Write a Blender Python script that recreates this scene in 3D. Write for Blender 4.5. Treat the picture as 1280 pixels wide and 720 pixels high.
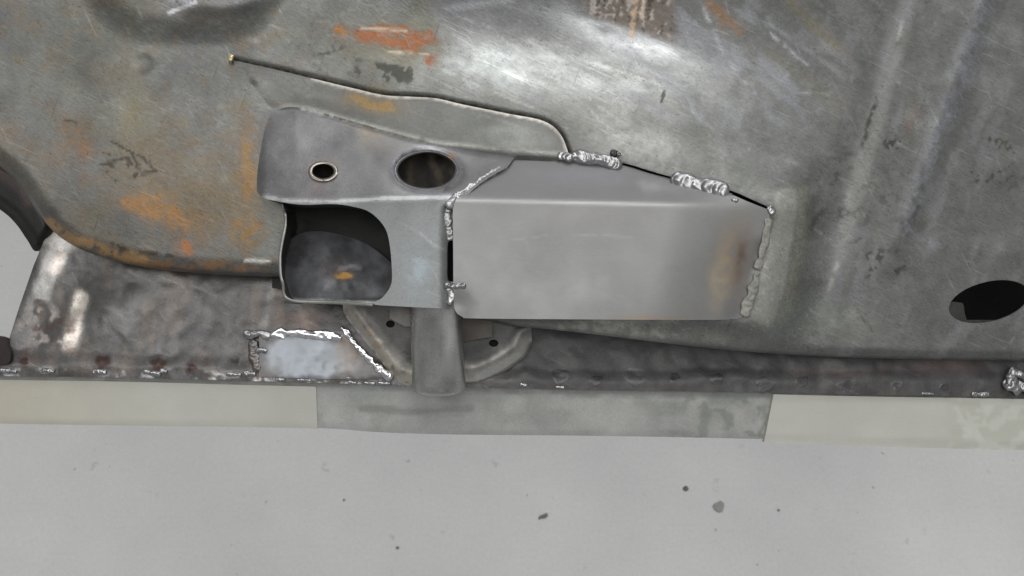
import bpy, math, random
import numpy as np
from mathutils import Vector, Matrix
from mathutils.geometry import delaunay_2d_cdt

random.seed(7)
R = math.radians
scene = bpy.context.scene
for o in list(bpy.data.objects):
    bpy.data.objects.remove(o)

# ------------------------------------------------------------------ camera, world, lamps, exposure
PITCH = R(55)                       # the camera looks down at the upturned body shell
S = 0.0005                          # one working unit (u) = 0.5 mm
D = 1240.0                          # distance camera -> floor pan, in u
CAM_H = 1.35
VIEW = Vector((0, math.cos(PITCH), -math.sin(PITCH)))
UP = Vector((0, math.sin(PITCH), math.cos(PITCH)))
RIGHT = Vector((1, 0, 0))
CAM_LOC = Vector((0, 0, CAM_H))
ORIGIN = CAM_LOC + VIEW * (D * S)   # a point on the floor pan

cam_d = bpy.data.cameras.new('camera')
cam = bpy.data.objects.new('camera', cam_d)
scene.collection.objects.link(cam)
cam.matrix_world = Matrix((
    (RIGHT.x, UP.x, -VIEW.x, CAM_LOC.x),
    (RIGHT.y, UP.y, -VIEW.y, CAM_LOC.y),
    (RIGHT.z, UP.z, -VIEW.z, CAM_LOC.z),
    (0, 0, 0, 1)))
cam_d.sensor_width = 36
cam_d.lens = 36 * D / 1280.0
cam_d.clip_start = 0.02
cam_d.clip_end = 100
cam_d.dof.use_dof = True
cam_d.dof.focus_distance = D * S
cam_d.dof.aperture_fstop = 20.0
scene.camera = cam

world = bpy.data.worlds.new('World')
scene.world = world
world.use_nodes = True
bg = world.node_tree.nodes['Background']
bg.inputs[0].default_value = (0.98, 0.99, 1.0, 1)
bg.inputs[1].default_value = 0.24

def lamp(name, loc, target, size, size_y, power, color=(1, 1, 1)):
    l = bpy.data.lights.new(name, 'AREA')
    l.shape = 'RECTANGLE'; l.size = size; l.size_y = size_y
    l.energy = power; l.color = color
    o = bpy.data.objects.new(name, l)
    scene.collection.objects.link(o)
    o.location = loc
    o.rotation_euler = (Vector(target) - Vector(loc)).to_track_quat('-Z', 'Y').to_euler()
    return o
# two long ceiling fixtures of the workshop
lamp('ceiling_lamp', (-0.4, -0.75, 3.0), (0, 0.1, 0.8), 3.0, 0.45, 21, (1.0, 0.99, 0.965))
lamp('ceiling_lamp', (0.2, 0.55, 3.0), (0, 0.55, 0.6), 3.0, 0.45, 21, (1.0, 0.99, 0.97))
lamp('ceiling_lamp', (0.9, 1.9, 3.0), (0.2, 0.9, 0.4), 3.0, 0.45, 21, (0.98, 0.99, 1.0))

vs = scene.view_settings
vs.view_transform = 'Standard'
vs.look = 'None'
vs.exposure = 0.0
vs.gamma = 1.0
vs.use_curve_mapping = False
scene.cycles.use_denoising = True

# ------------------------------------------------------------------ helpers
def P(x, y, w):
    """working coords: x to the right, y down, w out of the panel, all in u; -> metres in the shell's frame"""
    f = (D - w) / D
    return np.stack([(x - 640) * S * f, (360 - y) * S * f, w * S + 0 * f], -1)

def lin(c):
    c = np.array(c, float) / 255.0
    return np.where(c <= 0.04045, c / 12.92, ((c + 0.055) / 1.055) ** 2.4)

def hsh(i, j, seed):
    n = (i.astype(np.int64) * 374761393 + j.astype(np.int64) * 668265263 + seed * 1442695041) & 0xFFFFFFFF
    n = ((n ^ (n >> 13)) * 1274126177) & 0xFFFFFFFF
    n = n ^ (n >> 16)
    return (n & 0xFFFFFF) / float(0xFFFFFF)

def vn(x, y, s, seed=0):
    x = x / s; y = y / s
    i = np.floor(x); j = np.floor(y)
    a = x - i; b = y - j
    a = a * a * (3 - 2 * a); b = b * b * (3 - 2 * b)
    i = i.astype(np.int64); j = j.astype(np.int64)
    return ((hsh(i, j, seed) * (1 - a) + hsh(i + 1, j, seed) * a) * (1 - b)
            + (hsh(i, j + 1, seed) * (1 - a) + hsh(i + 1, j + 1, seed) * a) * b)

def fbm(x, y, s, seed=0, o=4):
    t = 0; a = 0.5; n = 0
    for k in range(o):
        t = t + a * vn(x, y, s, seed + k * 17); n += a
        a *= 0.5; s *= 0.5
    return t / n

def sst(a, b, x):
    t = np.clip((x - a) / (b - a), 0, 1)
    return t * t * (3 - 2 * t)

def spl(pts, n=8, closed=False):
    """Catmull-Rom through pts"""
    p = [np.array(q, float) for q in pts]
    m = len(p); out = []
    for i in range(m if closed else m - 1):
        if closed:
            a, b, c, d = p[i - 1], p[i], p[(i + 1) % m], p[(i + 2) % m]
        else:
            a, b, c, d = p[max(i - 1, 0)], p[i], p[i + 1], p[min(i + 2, m - 1)]
        for k in range(n):
            t = k / n
            out.append(0.5 * (2 * b + (c - a) * t + (2 * a - 5 * b + 4 * c - d) * t * t + (3 * b - a - 3 * c + d) * t ** 3))
    if not closed:
        out.append(p[-1])
    return [tuple(q) for q in out]

def ell(cx, cy, rx, ry, ang=0, n=40):
    c, s = math.cos(R(ang)), math.sin(R(ang))
    return [(cx + rx * math.cos(t) * c - ry * math.sin(t) * s, cy + rx * math.cos(t) * s + ry * math.sin(t) * c)
            for t in [2 * math.pi * k / n for k in range(n)]]

def resample(poly, step):
    out = []
    m = len(poly)
    for i in range(m):
        a = np.array(poly[i], float); b = np.array(poly[(i + 1) % m], float)
        l = np.linalg.norm(b - a)
        if l < 1e-6: continue
        k = max(1, int(l / step))
        for q in range(k):
            out.append(a + (b - a) * q / k)
    return np.array(out)

def inside(poly, x, y):
    poly = np.asarray(poly); r = np.zeros(x.shape, bool)
    j = len(poly) - 1
    for i in range(len(poly)):
        xi, yi = poly[i]; xj, yj = poly[j]
        if yi != yj:
            c = ((yi > y) != (yj > y)) & (x < (xj - xi) * (y - yi) / (yj - yi) + xi)
            r ^= c
        j = i
    return r

def dist(poly, x, y, closed=False):
    poly = np.asarray(poly, float)
    d = np.full(x.shape, 1e9)
    m = len(poly)
    for i in range(m if closed else m - 1):
        a = poly[i]; b = poly[(i + 1) % m]
        v = b - a; L = v @ v
        if L < 1e-9: continue
        t = np.clip(((x - a[0]) * v[0] + (y - a[1]) * v[1]) / L, 0, 1)
        d = np.minimum(d, np.hypot(x - a[0] - t * v[0], y - a[1] - t * v[1]))
    return d

def on(poly, xs):
    p = np.asarray(poly, float)
    return np.interp(xs, p[:, 0], p[:, 1])

class Paint:
    def __init__(s, x, y, col, rgh=0.45, met=0.6, mott=0.14, ms=40, seed=1):
        s.x, s.y = x, y
        n = len(x)
        s.c = np.tile(lin(col), (n, 1))
        s.r = np.full(n, rgh); s.m = np.full(n, met)
        s.k = np.zeros(n); s.kc = s.c.copy(); s.crisp = False
        f = fbm(x, y, ms, seed, 5)
        s.c *= (1 + mott * 2 * (f - 0.5) * 2)[:, None]
        s.r += (fbm(x, y, ms * 0.7, seed + 5) - 0.5) * 0.2
    def mask(s, k, color, rgh=None, met=None, hard=False):
        k = np.clip(k, 0, 1)
        if s.crisp and hard and color is not None:
            a = np.clip(k * 1.1, 0, 1)
            s.kc = s.kc * (1 - a)[:, None] + lin(color)[None] * a[:, None]
            s.k = np.maximum(s.k * (1 - 0.5 * a), a)
            k = k * 0.5
        if color is not None:
            s.c = s.c * (1 - k)[:, None] + lin(color)[None] * k[:, None]
        if rgh is not None: s.r = s.r * (1 - k) + rgh * k
        if met is not None: s.m = s.m * (1 - k) + met * k
        return s
    def blob(s, cx, cy, rx, ry, ang, color, st=1, edge=0.5, ns=12, na=0.5, rgh=None, met=None, seed=3):
        c, n = math.cos(R(ang)), math.sin(R(ang))
        u = ((s.x - cx) * c + (s.y - cy) * n) / rx; v = (-(s.x - cx) * n + (s.y - cy) * c) / ry
        d = np.hypot(u, v) + (fbm(s.x, s.y, ns * 1.6, seed + int(cx), 6) - 0.5) * 3.2 * na
        brk = 0.62 + 1.5 * (fbm(s.x, s.y, 9, seed + 60, 3) - 0.34)
        return s.mask(st * sst(1 + edge * 0.6, 1 - edge * 1.2, d) * np.clip(brk, 0.25, 1), color, rgh, met, st > 0.5)
    def line(s, pts, wd, color, st=1, ns=10, cut=0.0, rgh=None, met=None, seed=9, soft=0.6):
        d = dist(pts, s.x, s.y) + (fbm(s.x, s.y, ns, seed) - 0.5) * wd * 0.8
        k = sst(wd * (1 + soft), wd * (1 - soft), d)
        if cut > 0:
            k = k * sst(cut - 0.08, cut + 0.08, fbm(s.x, s.y, ns, seed + 40, 3))
        return s.mask(st * k, color, rgh, met, True)
    def specks(s, cx, cy, rx, ry, ang, color, cut=0.62, ns=6, st=1, sx=1.0, seed=21, rgh=None, met=None):
        c, n = math.cos(R(ang)), math.sin(R(ang))
        u = (s.x - cx) * c + (s.y - cy) * n; v = -(s.x - cx) * n + (s.y - cy) * c
        f = fbm(u / sx, v, ns, seed, 3)
        k = sst(cut - 0.03, cut + 0.03, f) * sst(1.1, 0.5, np.hypot(u / rx, v / ry))
        return s.mask(st * k, color, rgh, met, True)

# ------------------------------------------------------------------ materials
MATS = {}
def metal_mat(name, grain=0.12, bump=0.12, scale=900, stretch=(1, 1, 1), spec=0.5, coarse=60, rot=0, hard=False, fine=0.0):
    """colour, roughness and metalness come with the surface; fine grain, scratches and relief from noise"""
    m = bpy.data.materials.new(name); m.use_nodes = True
    nt = m.node_tree; N = nt.nodes; L = nt.links
    b = N['Principled BSDF']
    at = N.new('ShaderNodeAttribute'); at.attribute_name = 'Col'
    mt = N.new('ShaderNodeAttribute'); mt.attribute_name = 'Met'
    tc = N.new('ShaderNodeTexCoord')
    mp = N.new('ShaderNodeMapping'); mp.inputs['Scale'].default_value = stretch
    tr = N.new('ShaderNodeMapping'); tr.inputs['Rotation'].default_value = (0, 0, R(rot))
    L.new(tc.outputs['Object'], tr.inputs['Vector']); L.new(tr.outputs[0], mp.inputs['Vector'])
    n1 = N.new('ShaderNodeTexNoise'); n1.inputs['Scale'].default_value = scale; n1.inputs['Detail'].default_value = 6
    n1.inputs['Roughness'].default_value = 0.65
    L.new(mp.outputs[0], n1.inputs['Vector'])
    n2 = N.new('ShaderNodeTexNoise'); n2.inputs['Scale'].default_value = coarse; n2.inputs['Detail'].default_value = 8
    n2.inputs['Roughness'].default_value = 0.7
    L.new(tc.outputs['Object'], n2.inputs['Vector'])
    add = N.new('ShaderNodeMath'); add.operation = 'ADD'
    L.new(n1.outputs['Fac'], add.inputs[0]); L.new(n2.outputs['Fac'], add.inputs[1])
    mr = N.new('ShaderNodeMapRange')
    mr.inputs['From Min'].default_value = 0.6; mr.inputs['From Max'].default_value = 1.4
    mr.inputs['To Min'].default_value = 1 - grain * 1.6; mr.inputs['To Max'].default_value = 1 + grain * 1.6
    L.new(add.outputs[0], mr.inputs['Value'])
    mx = N.new('ShaderNodeVectorMath'); mx.operation = 'SCALE'
    hd = N.new('ShaderNodeAttribute'); hd.attribute_name = 'Hard'
    n3 = N.new('ShaderNodeTexNoise'); n3.inputs['Scale'].default_value = 330; n3.inputs['Detail'].default_value = 8
    n3.inputs['Roughness'].default_value = 0.75
    L.new(tc.outputs['Object'], n3.inputs['Vector'])
    sb = N.new('ShaderNodeMath'); sb.operation = 'MULTIPLY_ADD'; sb.inputs[1].default_value = -1.5
    L.new(n3.outputs['Fac'], sb.inputs[0])
    sc2 = N.new('ShaderNodeMath'); sc2.operation = 'MULTIPLY_ADD'; sc2.inputs[1].default_value = 1.1; sc2.inputs[2].default_value = 0.25
    L.new(hd.outputs['Alpha'], sc2.inputs[0]); L.new(sc2.outputs[0], sb.inputs[2])
    hf = N.new('ShaderNodeMapRange'); hf.interpolation_type = 'SMOOTHSTEP'
    hf.inputs['From Min'].default_value = -0.02; hf.inputs['From Max'].default_value = 0.28; hf.inputs['To Max'].default_value = 0.8 if hard else 0.0
    L.new(sb.outputs[0], hf.inputs['Value'])
    hm = N.new('ShaderNodeMix'); hm.data_type = 'RGBA'
    L.new(hf.outputs[0], hm.inputs['Factor']); L.new(at.outputs['Color'], hm.inputs['A']); L.new(hd.outputs['Color'], hm.inputs['B'])
    L.new(hm.outputs['Result'], mx.inputs[0]); L.new(mr.outputs[0], mx.inputs['Scale'])
    out = mx.outputs[0]
    if fine > 0:
        def thr(scale, st_, rz, lo, hi, a0, a1):
            t_ = N.new('ShaderNodeMapping'); t_.inputs['Rotation'].default_value = (0, 0, R(rz))
            L.new(tc.outputs['Object'], t_.inputs['Vector'])
            m_ = N.new('ShaderNodeMapping'); m_.inputs['Scale'].default_value = st_
            L.new(t_.outputs[0], m_.inputs['Vector'])
            n_ = N.new('ShaderNodeTexNoise'); n_.inputs['Scale'].default_value = scale; n_.inputs['Detail'].default_value = 3
            L.new(m_.outputs[0], n_.inputs['Vector'])
            r_ = N.new('ShaderNodeMapRange'); r_.inputs['From Min'].default_value = lo; r_.inputs['From Max'].default_value = hi
            r_.inputs['To Min'].default_value = a0; r_.inputs['To Max'].default_value = a1
            L.new(n_.outputs['Fac'], r_.inputs['Value']); return r_.outputs[0]
        for q in (thr(900, (1, 1, 1), 0, 0.30, 0.37, 1 - 0.6 * fine, 1.0),
                  thr(520, (0.05, 1, 1), 24, 0.63, 0.75, 1.0, 1 + 0.5 * fine),
                  thr(420, (0.06, 1, 1), 64, 0.65, 0.77, 1.0, 1 + 0.5 * fine),
                  thr(460, (0.06, 1, 1), 110, 0.22, 0.33, 1 - 0.35 * fine, 1.0)):
            v_ = N.new('ShaderNodeVectorMath'); v_.operation = 'SCALE'
            L.new(out, v_.inputs[0]); L.new(q, v_.inputs['Scale']); out = v_.outputs[0]
    L.new(out, b.inputs['Base Color'])
    r1 = N.new('ShaderNodeMath'); r1.operation = 'MULTIPLY_ADD'
    L.new(n2.outputs['Fac'], r1.inputs[0]); r1.inputs[1].default_value = 0.24
    r2 = N.new('ShaderNodeMath'); r2.operation = 'SUBTRACT'; r2.inputs[1].default_value = 0.12
    L.new(at.outputs['Alpha'], r2.inputs[0]); L.new(r2.outputs[0], r1.inputs[2])
    r1.use_clamp = True
    L.new(r1.outputs[0], b.inputs['Roughness'])
    L.new(mt.outputs['Fac'], b.inputs['Metallic'])
    b.inputs['Specular IOR Level'].default_value = spec
    bp = N.new('ShaderNodeBump'); bp.inputs['Strength'].default_value = bump; bp.inputs['Distance'].default_value = 0.0006
    L.new(add.outputs[0], bp.inputs['Height'])
    L.new(bp.outputs[0], b.inputs['Normal'])
    MATS[name] = m
    return m
M_PAN = metal_mat('scraped_bare_steel', 0.22, 0.22, 900, (0.3, 1, 1), coarse=55, rot=28, hard=True, fine=0.8)
M_BRK = metal_mat('dull_pressed_steel', 0.13, 0.14, 800, coarse=60, hard=True, fine=0.45)
M_NEW = metal_mat('new_sheet_steel', 0.055, 0.04, 900, (0.25, 1.6, 1), coarse=40, fine=0.12)
M_WELD = metal_mat('weld_metal', 0.10, 0.03, 900, coarse=250)
M_SILL = metal_mat('zinc_and_steel_sill', 0.15, 0.22, 600, coarse=70, hard=True, fine=0.7)
M_PAINT = metal_mat('worn_grey_green_paint', 0.11, 0.1, 800, coarse=50, hard=True, fine=0.2)
M_TAPE = metal_mat('masking_tape_paper', 0.03, 0.25, 1300, (0.35, 1, 1), spec=0.25, coarse=60)
M_DARK = metal_mat('dark_parts_and_shade', 0.12, 0.3, 500, coarse=60)  # shared by dark body parts, crumbs and the added shade plates

# ------------------------------------------------------------------ object helpers
def attrs(me, col, rgh, met, hard=None):
    n = len(me.vertices)
    a = me.color_attributes.new('Col', 'FLOAT_COLOR', 'POINT')
    buf = np.empty((n, 4), np.float32); buf[:, :3] = np.clip(col, 0, 1); buf[:, 3] = np.clip(rgh, 0.03, 1)
    a.data.foreach_set('color', buf.ravel())
    if hard is None: hard = (np.zeros((n, 3)), np.zeros(n))
    if True:
        a = me.color_attributes.new('Hard', 'FLOAT_COLOR', 'POINT')
        buf = np.empty((n, 4), np.float32); buf[:, :3] = np.clip(hard[0], 0, 1); buf[:, 3] = np.clip(hard[1], 0, 1)
        a.data.foreach_set('color', buf.ravel())
    f = me.attributes.new('Met', 'FLOAT', 'POINT')
    f.data.foreach_set('value', np.clip(met, 0, 1).astype(np.float32) * np.ones(n, np.float32))

def link(name, me, mat, parent, label=None):
    o = bpy.data.objects.new(name, me)
    scene.collection.objects.link(o)
    me.materials.append(mat)
    if parent is not None: o.parent = parent
    if label: o['label'] = label
    return o

def mesh_from(name, V, F, mat, parent, col, rgh, met, label=None, sharp=50, hard=None):
    me = bpy.data.meshes.new(name)
    me.from_pydata([tuple(v) for v in V], [], [tuple(int(i) for i in f) for f in F])
    me.polygons.foreach_set('use_smooth', np.ones(len(me.polygons), bool))
    me.set_sharp_from_angle(angle=R(sharp))
    attrs(me, col, rgh, met, hard)
    me.update()
    return link(name, me, mat, parent, label)

def sheet(name, outline, wf, paint, mat, parent, step=4, holes=(), thick=4.0, label=None, grid=None):
    """a pressed sheet-metal panel: outline and holes cut out of it, wf gives its relief, thickness and cut edges are real"""
    rings = [resample(outline, step)] + [resample(h, min(step, 3)) for h in holes]
    x0, y0 = rings[0].min(0); x1, y1 = rings[0].max(0)
    gx, gy = np.meshgrid(np.arange(x0 + step * 0.5, x1, step), np.arange(y0 + step * 0.5, y1, step * 0.9))
    gx = gx + (np.arange(gx.shape[0]) % 2)[:, None] * step * 0.5
    gx = gx.ravel(); gy = gy.ravel()
    ok = inside(rings[0], gx, gy)
    for h in rings[1:]: ok &= ~inside(h, gx, gy)
    gx = gx[ok]; gy = gy[ok]
    ok = np.ones(len(gx), bool)
    for r in rings: ok &= dist(r, gx, gy, True) > step * 0.5
    gx = gx[ok]; gy = gy[ok]
    pts = []; edges = []
    for r in rings:
        b = len(pts); k = len(r)
        pts += [Vector(q) for q in r]
        edges += [(b + i, b + (i + 1) % k) for i in range(k)]
    pts += [Vector(q) for q in zip(gx, gy)]
    v, e, f, _, _, _ = delaunay_2d_cdt(pts, edges, [], 0, 1e-4)
    v = np.array([(q.x, q.y) for q in v]); f = np.array(f)
    cen = v[f].mean(1)
    ok = inside(rings[0], cen[:, 0], cen[:, 1])
    for h in rings[1:]: ok &= ~inside(h, cen[:, 0], cen[:, 1])
    f = f[ok]
    used = np.unique(f); remap = -np.ones(len(v), int); remap[used] = np.arange(len(used))
    v = v[used]; f = remap[f]
    x, y = v[:, 0], v[:, 1]
    w = wf(x, y)
    A = P(x, y, w)
    # orient towards +w
    a, b, c = v[f[:, 0]], v[f[:, 1]], v[f[:, 2]]
    cr = (b[:, 0] - a[:, 0]) * (c[:, 1] - a[:, 1]) - (b[:, 1] - a[:, 1]) * (c[:, 0] - a[:, 0])
    f = np.where((cr > 0)[:, None], f[:, ::-1], f)
    n = len(v)
    B = A.copy(); B[:, 2] -= thick * S
    cnt = {}
    for t in f:
        for i in range(3):
            cnt[(t[i], t[(i + 1) % 3])] = 1
    rim = [(q[1], q[0], q[0] + n, q[1] + n) for q in cnt if (q[1], q[0]) not in cnt]
    F = [tuple(t) for t in f] + [tuple(t[::-1] + n) for t in f] + rim
    p = paint(x, y)
    return mesh_from(name, np.vstack([A, B]), F, mat, parent, np.vstack([p.c, p.c]), np.tile(p.r, 2), np.tile(p.m, 2), label, 50, (np.vstack([p.kc, p.kc]), np.tile(p.k, 2)) if p.crisp else None)

def bead(name, pts, rad, parent, col=(200, 200, 202), rgh=0.2, met=0.95, seed=0, ripple=9.0, lump=0.6, flat=0.6, label=None, heat=None):
    """a lumpy weld run along pts (x, y, w)"""
    rng = random.Random(seed)
    q = np.array(spl(pts, 10))
    d = np.r_[0, np.cumsum(np.linalg.norm(np.diff(q, axis=0), axis=1))]
    n = max(6, int(d[-1] / 1.6))
    t = np.linspace(0, d[-1], n)
    c = np.stack([np.interp(t, d, q[:, k]) for k in range(3)], 1)
    tan = np.gradient(c, axis=0); tan /= np.linalg.norm(tan, axis=1)[:, None] + 1e-9
    up = np.array([0, 0, 1.0])
    V = []; F = []
    n = max(8, int(d[-1] / 1.1) + 8)
    ext = rad * 0.7
    t = np.linspace(-ext, d[-1] + ext, n)
    t0, t1 = tan[0], tan[-1]
    K = 17
    v = np.linspace(-1, 1, K)
    rip = rad * ripple / 9.0
    for i in range(n):
        tc_ = min(max(t[i], 0), d[-1])
        ci = np.array([np.interp(tc_, d, q[:, k]) for k in range(3)])
        ti = np.array([np.interp(tc_, np.linspace(0, d[-1], len(tan)), tan[:, k]) for k in range(3)])
        ci = ci + ti * (t[i] - tc_)
        side = np.cross(ti, up); side /= np.linalg.norm(side) + 1e-9
        nn = np.cross(side, ti)
        if nn[2] < 0: nn = -nn
        over = abs(t[i] - tc_) / ext
        end = math.sqrt(max(0.0, 1 - over * over))
        base = 300.0 * seed + t[i]
        wid = rad * end * (1 + lump * 1.3 * (vn(np.array([base]), np.array([3.0]), rad * 1.3, seed)[0] - 0.5))
        off = rad * lump * 0.5 * (vn(np.array([base]), np.array([9.0]), rad * 1.6, seed + 3)[0] - 0.5)
        ph = (t[i] + 0.9 * rad * v * v * (1 if seed % 2 else -1) + rip * 1.2 * vn(np.array([base]), np.array([5.0]), rip * 1.5, seed + 5)[0]) / rip
        cres = np.abs(np.sin(np.pi * ph)) ** 0.7
        hgt = rad * flat * end * np.sqrt(np.maximum(1 - v * v, 0)) * (0.70 + 0.30 * cres + lump * 0.8 * (vn(base + 0 * v, v * rad * 1.2, rad * 0.8, seed + 8) - 0.5))
        for k in range(K):
            V.append(ci + side * (v[k] * wid + off) + nn * (hgt[k] - (2.0 if k in (0, K - 1) else 0)))
    for i in range(n - 1):
        for k in range(K - 1):
            F.append((i * K + k, i * K + k + 1, (i + 1) * K + k + 1, (i + 1) * K + k))
    V = np.array(V)
    c0, c1, c2 = V[F[0][0]], V[F[0][1]], V[F[len(F) // 2][3]]
    f0 = F[len(F) // 2]
    nz = np.cross(V[f0[1]] - V[f0[0]], V[f0[3]] - V[f0[0]]); nz[1] *= 1
    if -nz[2] < 0: F = [f[::-1] for f in F]
    A = P(V[:, 0], V[:, 1], V[:, 2])
    p = Paint(V[:, 0], V[:, 1], col, rgh + 0.15, met * 0.85, 0.2, 5, seed)
    if heat is not None:
        p.mask(sst(0.5, 0.62, fbm(V[:, 0], V[:, 1], 9, seed + 3)), heat, 0.4, 0.7)
    return mesh_from(name, A, F, M_WELD, parent, p.c, p.r, p.m, label, 70)

def revolve(name, prof, cx, cy, w0, parent, mat, col, rgh, met, sx=1.0, sy=1.0, n=32, rot=0, label=None, cols=None, wob=0.0):
    """ring or disc lying on a panel; prof = [(radius, height)]"""
    V = []; F = []; C = []
    for i, (r, h) in enumerate(prof):
        for k in range(n):
            a = 2 * math.pi * k / n
            jj = 1 + wob * math.sin(3 * a + cx) + wob * 0.7 * math.sin(5 * a + cy)
            u, v = r * sx * jj * math.cos(a), r * sy * jj * math.sin(a)
            c, s = math.cos(R(rot)), math.sin(R(rot))
            wz = w0(cx + u * c - v * s, cy + u * s + v * c) if callable(w0) else w0
            V.append((cx + u * c - v * s, cy + u * s + v * c, wz + h))
            C.append((cols[i] if not isinstance(cols[i], tuple) else lin(cols[i])) if cols else lin(col))
    m = len(prof)
    for i in range(m - 1):
        for k in range(n):
            F.append((i * n + k, (i + 1) * n + k, (i + 1) * n + (k + 1) % n, i * n + (k + 1) % n))
    V = np.array(V)
    if prof[-1][0] < 1.5: F.append(tuple((m - 1) * n + k for k in range(n)))
    return mesh_from(name, P(V[:, 0], V[:, 1], V[:, 2]), F, mat, parent, np.array(C), np.full(len(V), rgh), np.full(len(V), met), label, 60)

# ------------------------------------------------------------------ the setting: workshop floor
def build_floor():
    me = bpy.data.meshes.new('workshop_floor')
    me.from_pydata([(-6, -4, 0), (6, -4, 0), (6, 8, 0), (-6, 8, 0)], [], [(0, 1, 2, 3)])
    m = bpy.data.materials.new('painted_concrete'); m.use_nodes = True
    nt = m.node_tree; N = nt.nodes; L = nt.links; b = N['Principled BSDF']
    tc = N.new('ShaderNodeTexCoord')
    def noise(sc, det=6, ro=0.6):
        n = N.new('ShaderNodeTexNoise'); n.inputs['Scale'].default_value = sc
        n.inputs['Detail'].default_value = det; n.inputs['Roughness'].default_value = ro
        L.new(tc.outputs['Object'], n.inputs['Vector']); return n
    def ramp(a, b_, c0, c1, src):
        r = N.new('ShaderNodeValToRGB'); r.color_ramp.elements[0].position = a; r.color_ramp.elements[1].position = b_
        r.color_ramp.elements[0].color = c0; r.color_ramp.elements[1].color = c1
        L.new(src, r.inputs[0]); return r
    big = ramp(0.3, 0.7, (0.67, 0.67, 0.665, 1), (0.75, 0.75, 0.74, 1), noise(5).outputs['Fac'])
    grain = ramp(0.3, 0.7, (0.87, 0.87, 0.87, 1), (1, 1, 1, 1), noise(190, 6, 0.75).outputs['Fac'])
    sp = ramp(0.235, 0.27, (0.66, 0.62, 0.61, 1), (1, 1, 1, 1), noise(75, 2, 0.5).outputs['Fac'])
    sp2 = ramp(0.30, 0.36, (0.80, 0.80, 0.80, 1), (1, 1, 1, 1), noise(28, 5, 0.7).outputs['Fac'])
    def mul(a, c):
        x = N.new('ShaderNodeMix'); x.data_type = 'RGBA'; x.blend_type = 'MULTIPLY'; x.inputs['Factor'].default_value = 1
        L.new(a, x.inputs['A']); L.new(c, x.inputs['B']); return x.outputs['Result']
    c = mul(mul(mul(mul(big.outputs[0], ramp(0.35, 0.65, (0.90, 0.90, 0.91, 1), (1, 1, 1, 1), noise(1.6, 3, 0.5).outputs['Fac']).outputs[0]), grain.outputs[0]), sp.outputs[0]), sp2.outputs[0])
    L.new(c, b.inputs['Base Color'])
    b.inputs['Roughness'].default_value = 0.5
    bp = N.new('ShaderNodeBump'); bp.inputs['Strength'].default_value = 0.2; bp.inputs['Distance'].default_value = 0.001
    L.new(noise(220, 6, 0.7).outputs['Fac'], bp.inputs['Height']); L.new(bp.outputs[0], b.inputs['Normal'])
    o = link('workshop_floor', me, m, None)
    o['kind'] = 'structure'
    return o
build_floor()

# ------------------------------------------------------------------ the upturned car body shell
shell = bpy.data.objects.new('car_body_shell', None)
scene.collection.objects.link(shell)
shell.empty_display_size = 0.1
shell.matrix_world = Matrix((
    (RIGHT.x, UP.x, -VIEW.x, ORIGIN.x),
    (RIGHT.y, UP.y, -VIEW.y, ORIGIN.y),
    (RIGHT.z, UP.z, -VIEW.z, ORIGIN.z),
    (0, 0, 0, 1)))
shell['label'] = 'underside of a bare rusty car body shell with welded repair plate above pale floor'
shell['category'] = 'car body'

# shared curves
PAN_LOW_L = spl([(-110, 128), (-50, 168), (0, 208), (20, 226), (40, 255), (60, 282), (82, 301), (112, 316), (160, 330), (220, 339), (290, 344), (352, 346)], 6)
PAN_LOW_R = spl([(560, 393), (610, 401), (640, 407), (700, 413), (760, 420), (850, 431), (940, 440), (1040, 446), (1150, 449), (1280, 451), (1420, 452)], 6)
PAN_LOW = PAN_LOW_L + PAN_LOW_R
BOX_TOP = spl([(566, 256), (576, 242), (602, 222), (632, 206), (648, 199), (700, 198), (740, 200), (775, 206), (805, 215), (840, 225), (875, 233), (908, 241), (935, 252), (963, 263)], 6)
BOX_RIGHT = spl([(963, 263), (960, 290), (953, 325), (943, 360), (930, 395)], 6)
SEAM = spl([(290, 75), (340, 86), (390, 98), (440, 110), (480, 119), (515, 121), (545, 123), (580, 131), (640, 143), (672, 149), (690, 157), (702, 170), (708, 184), (712, 196)], 5)

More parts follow.
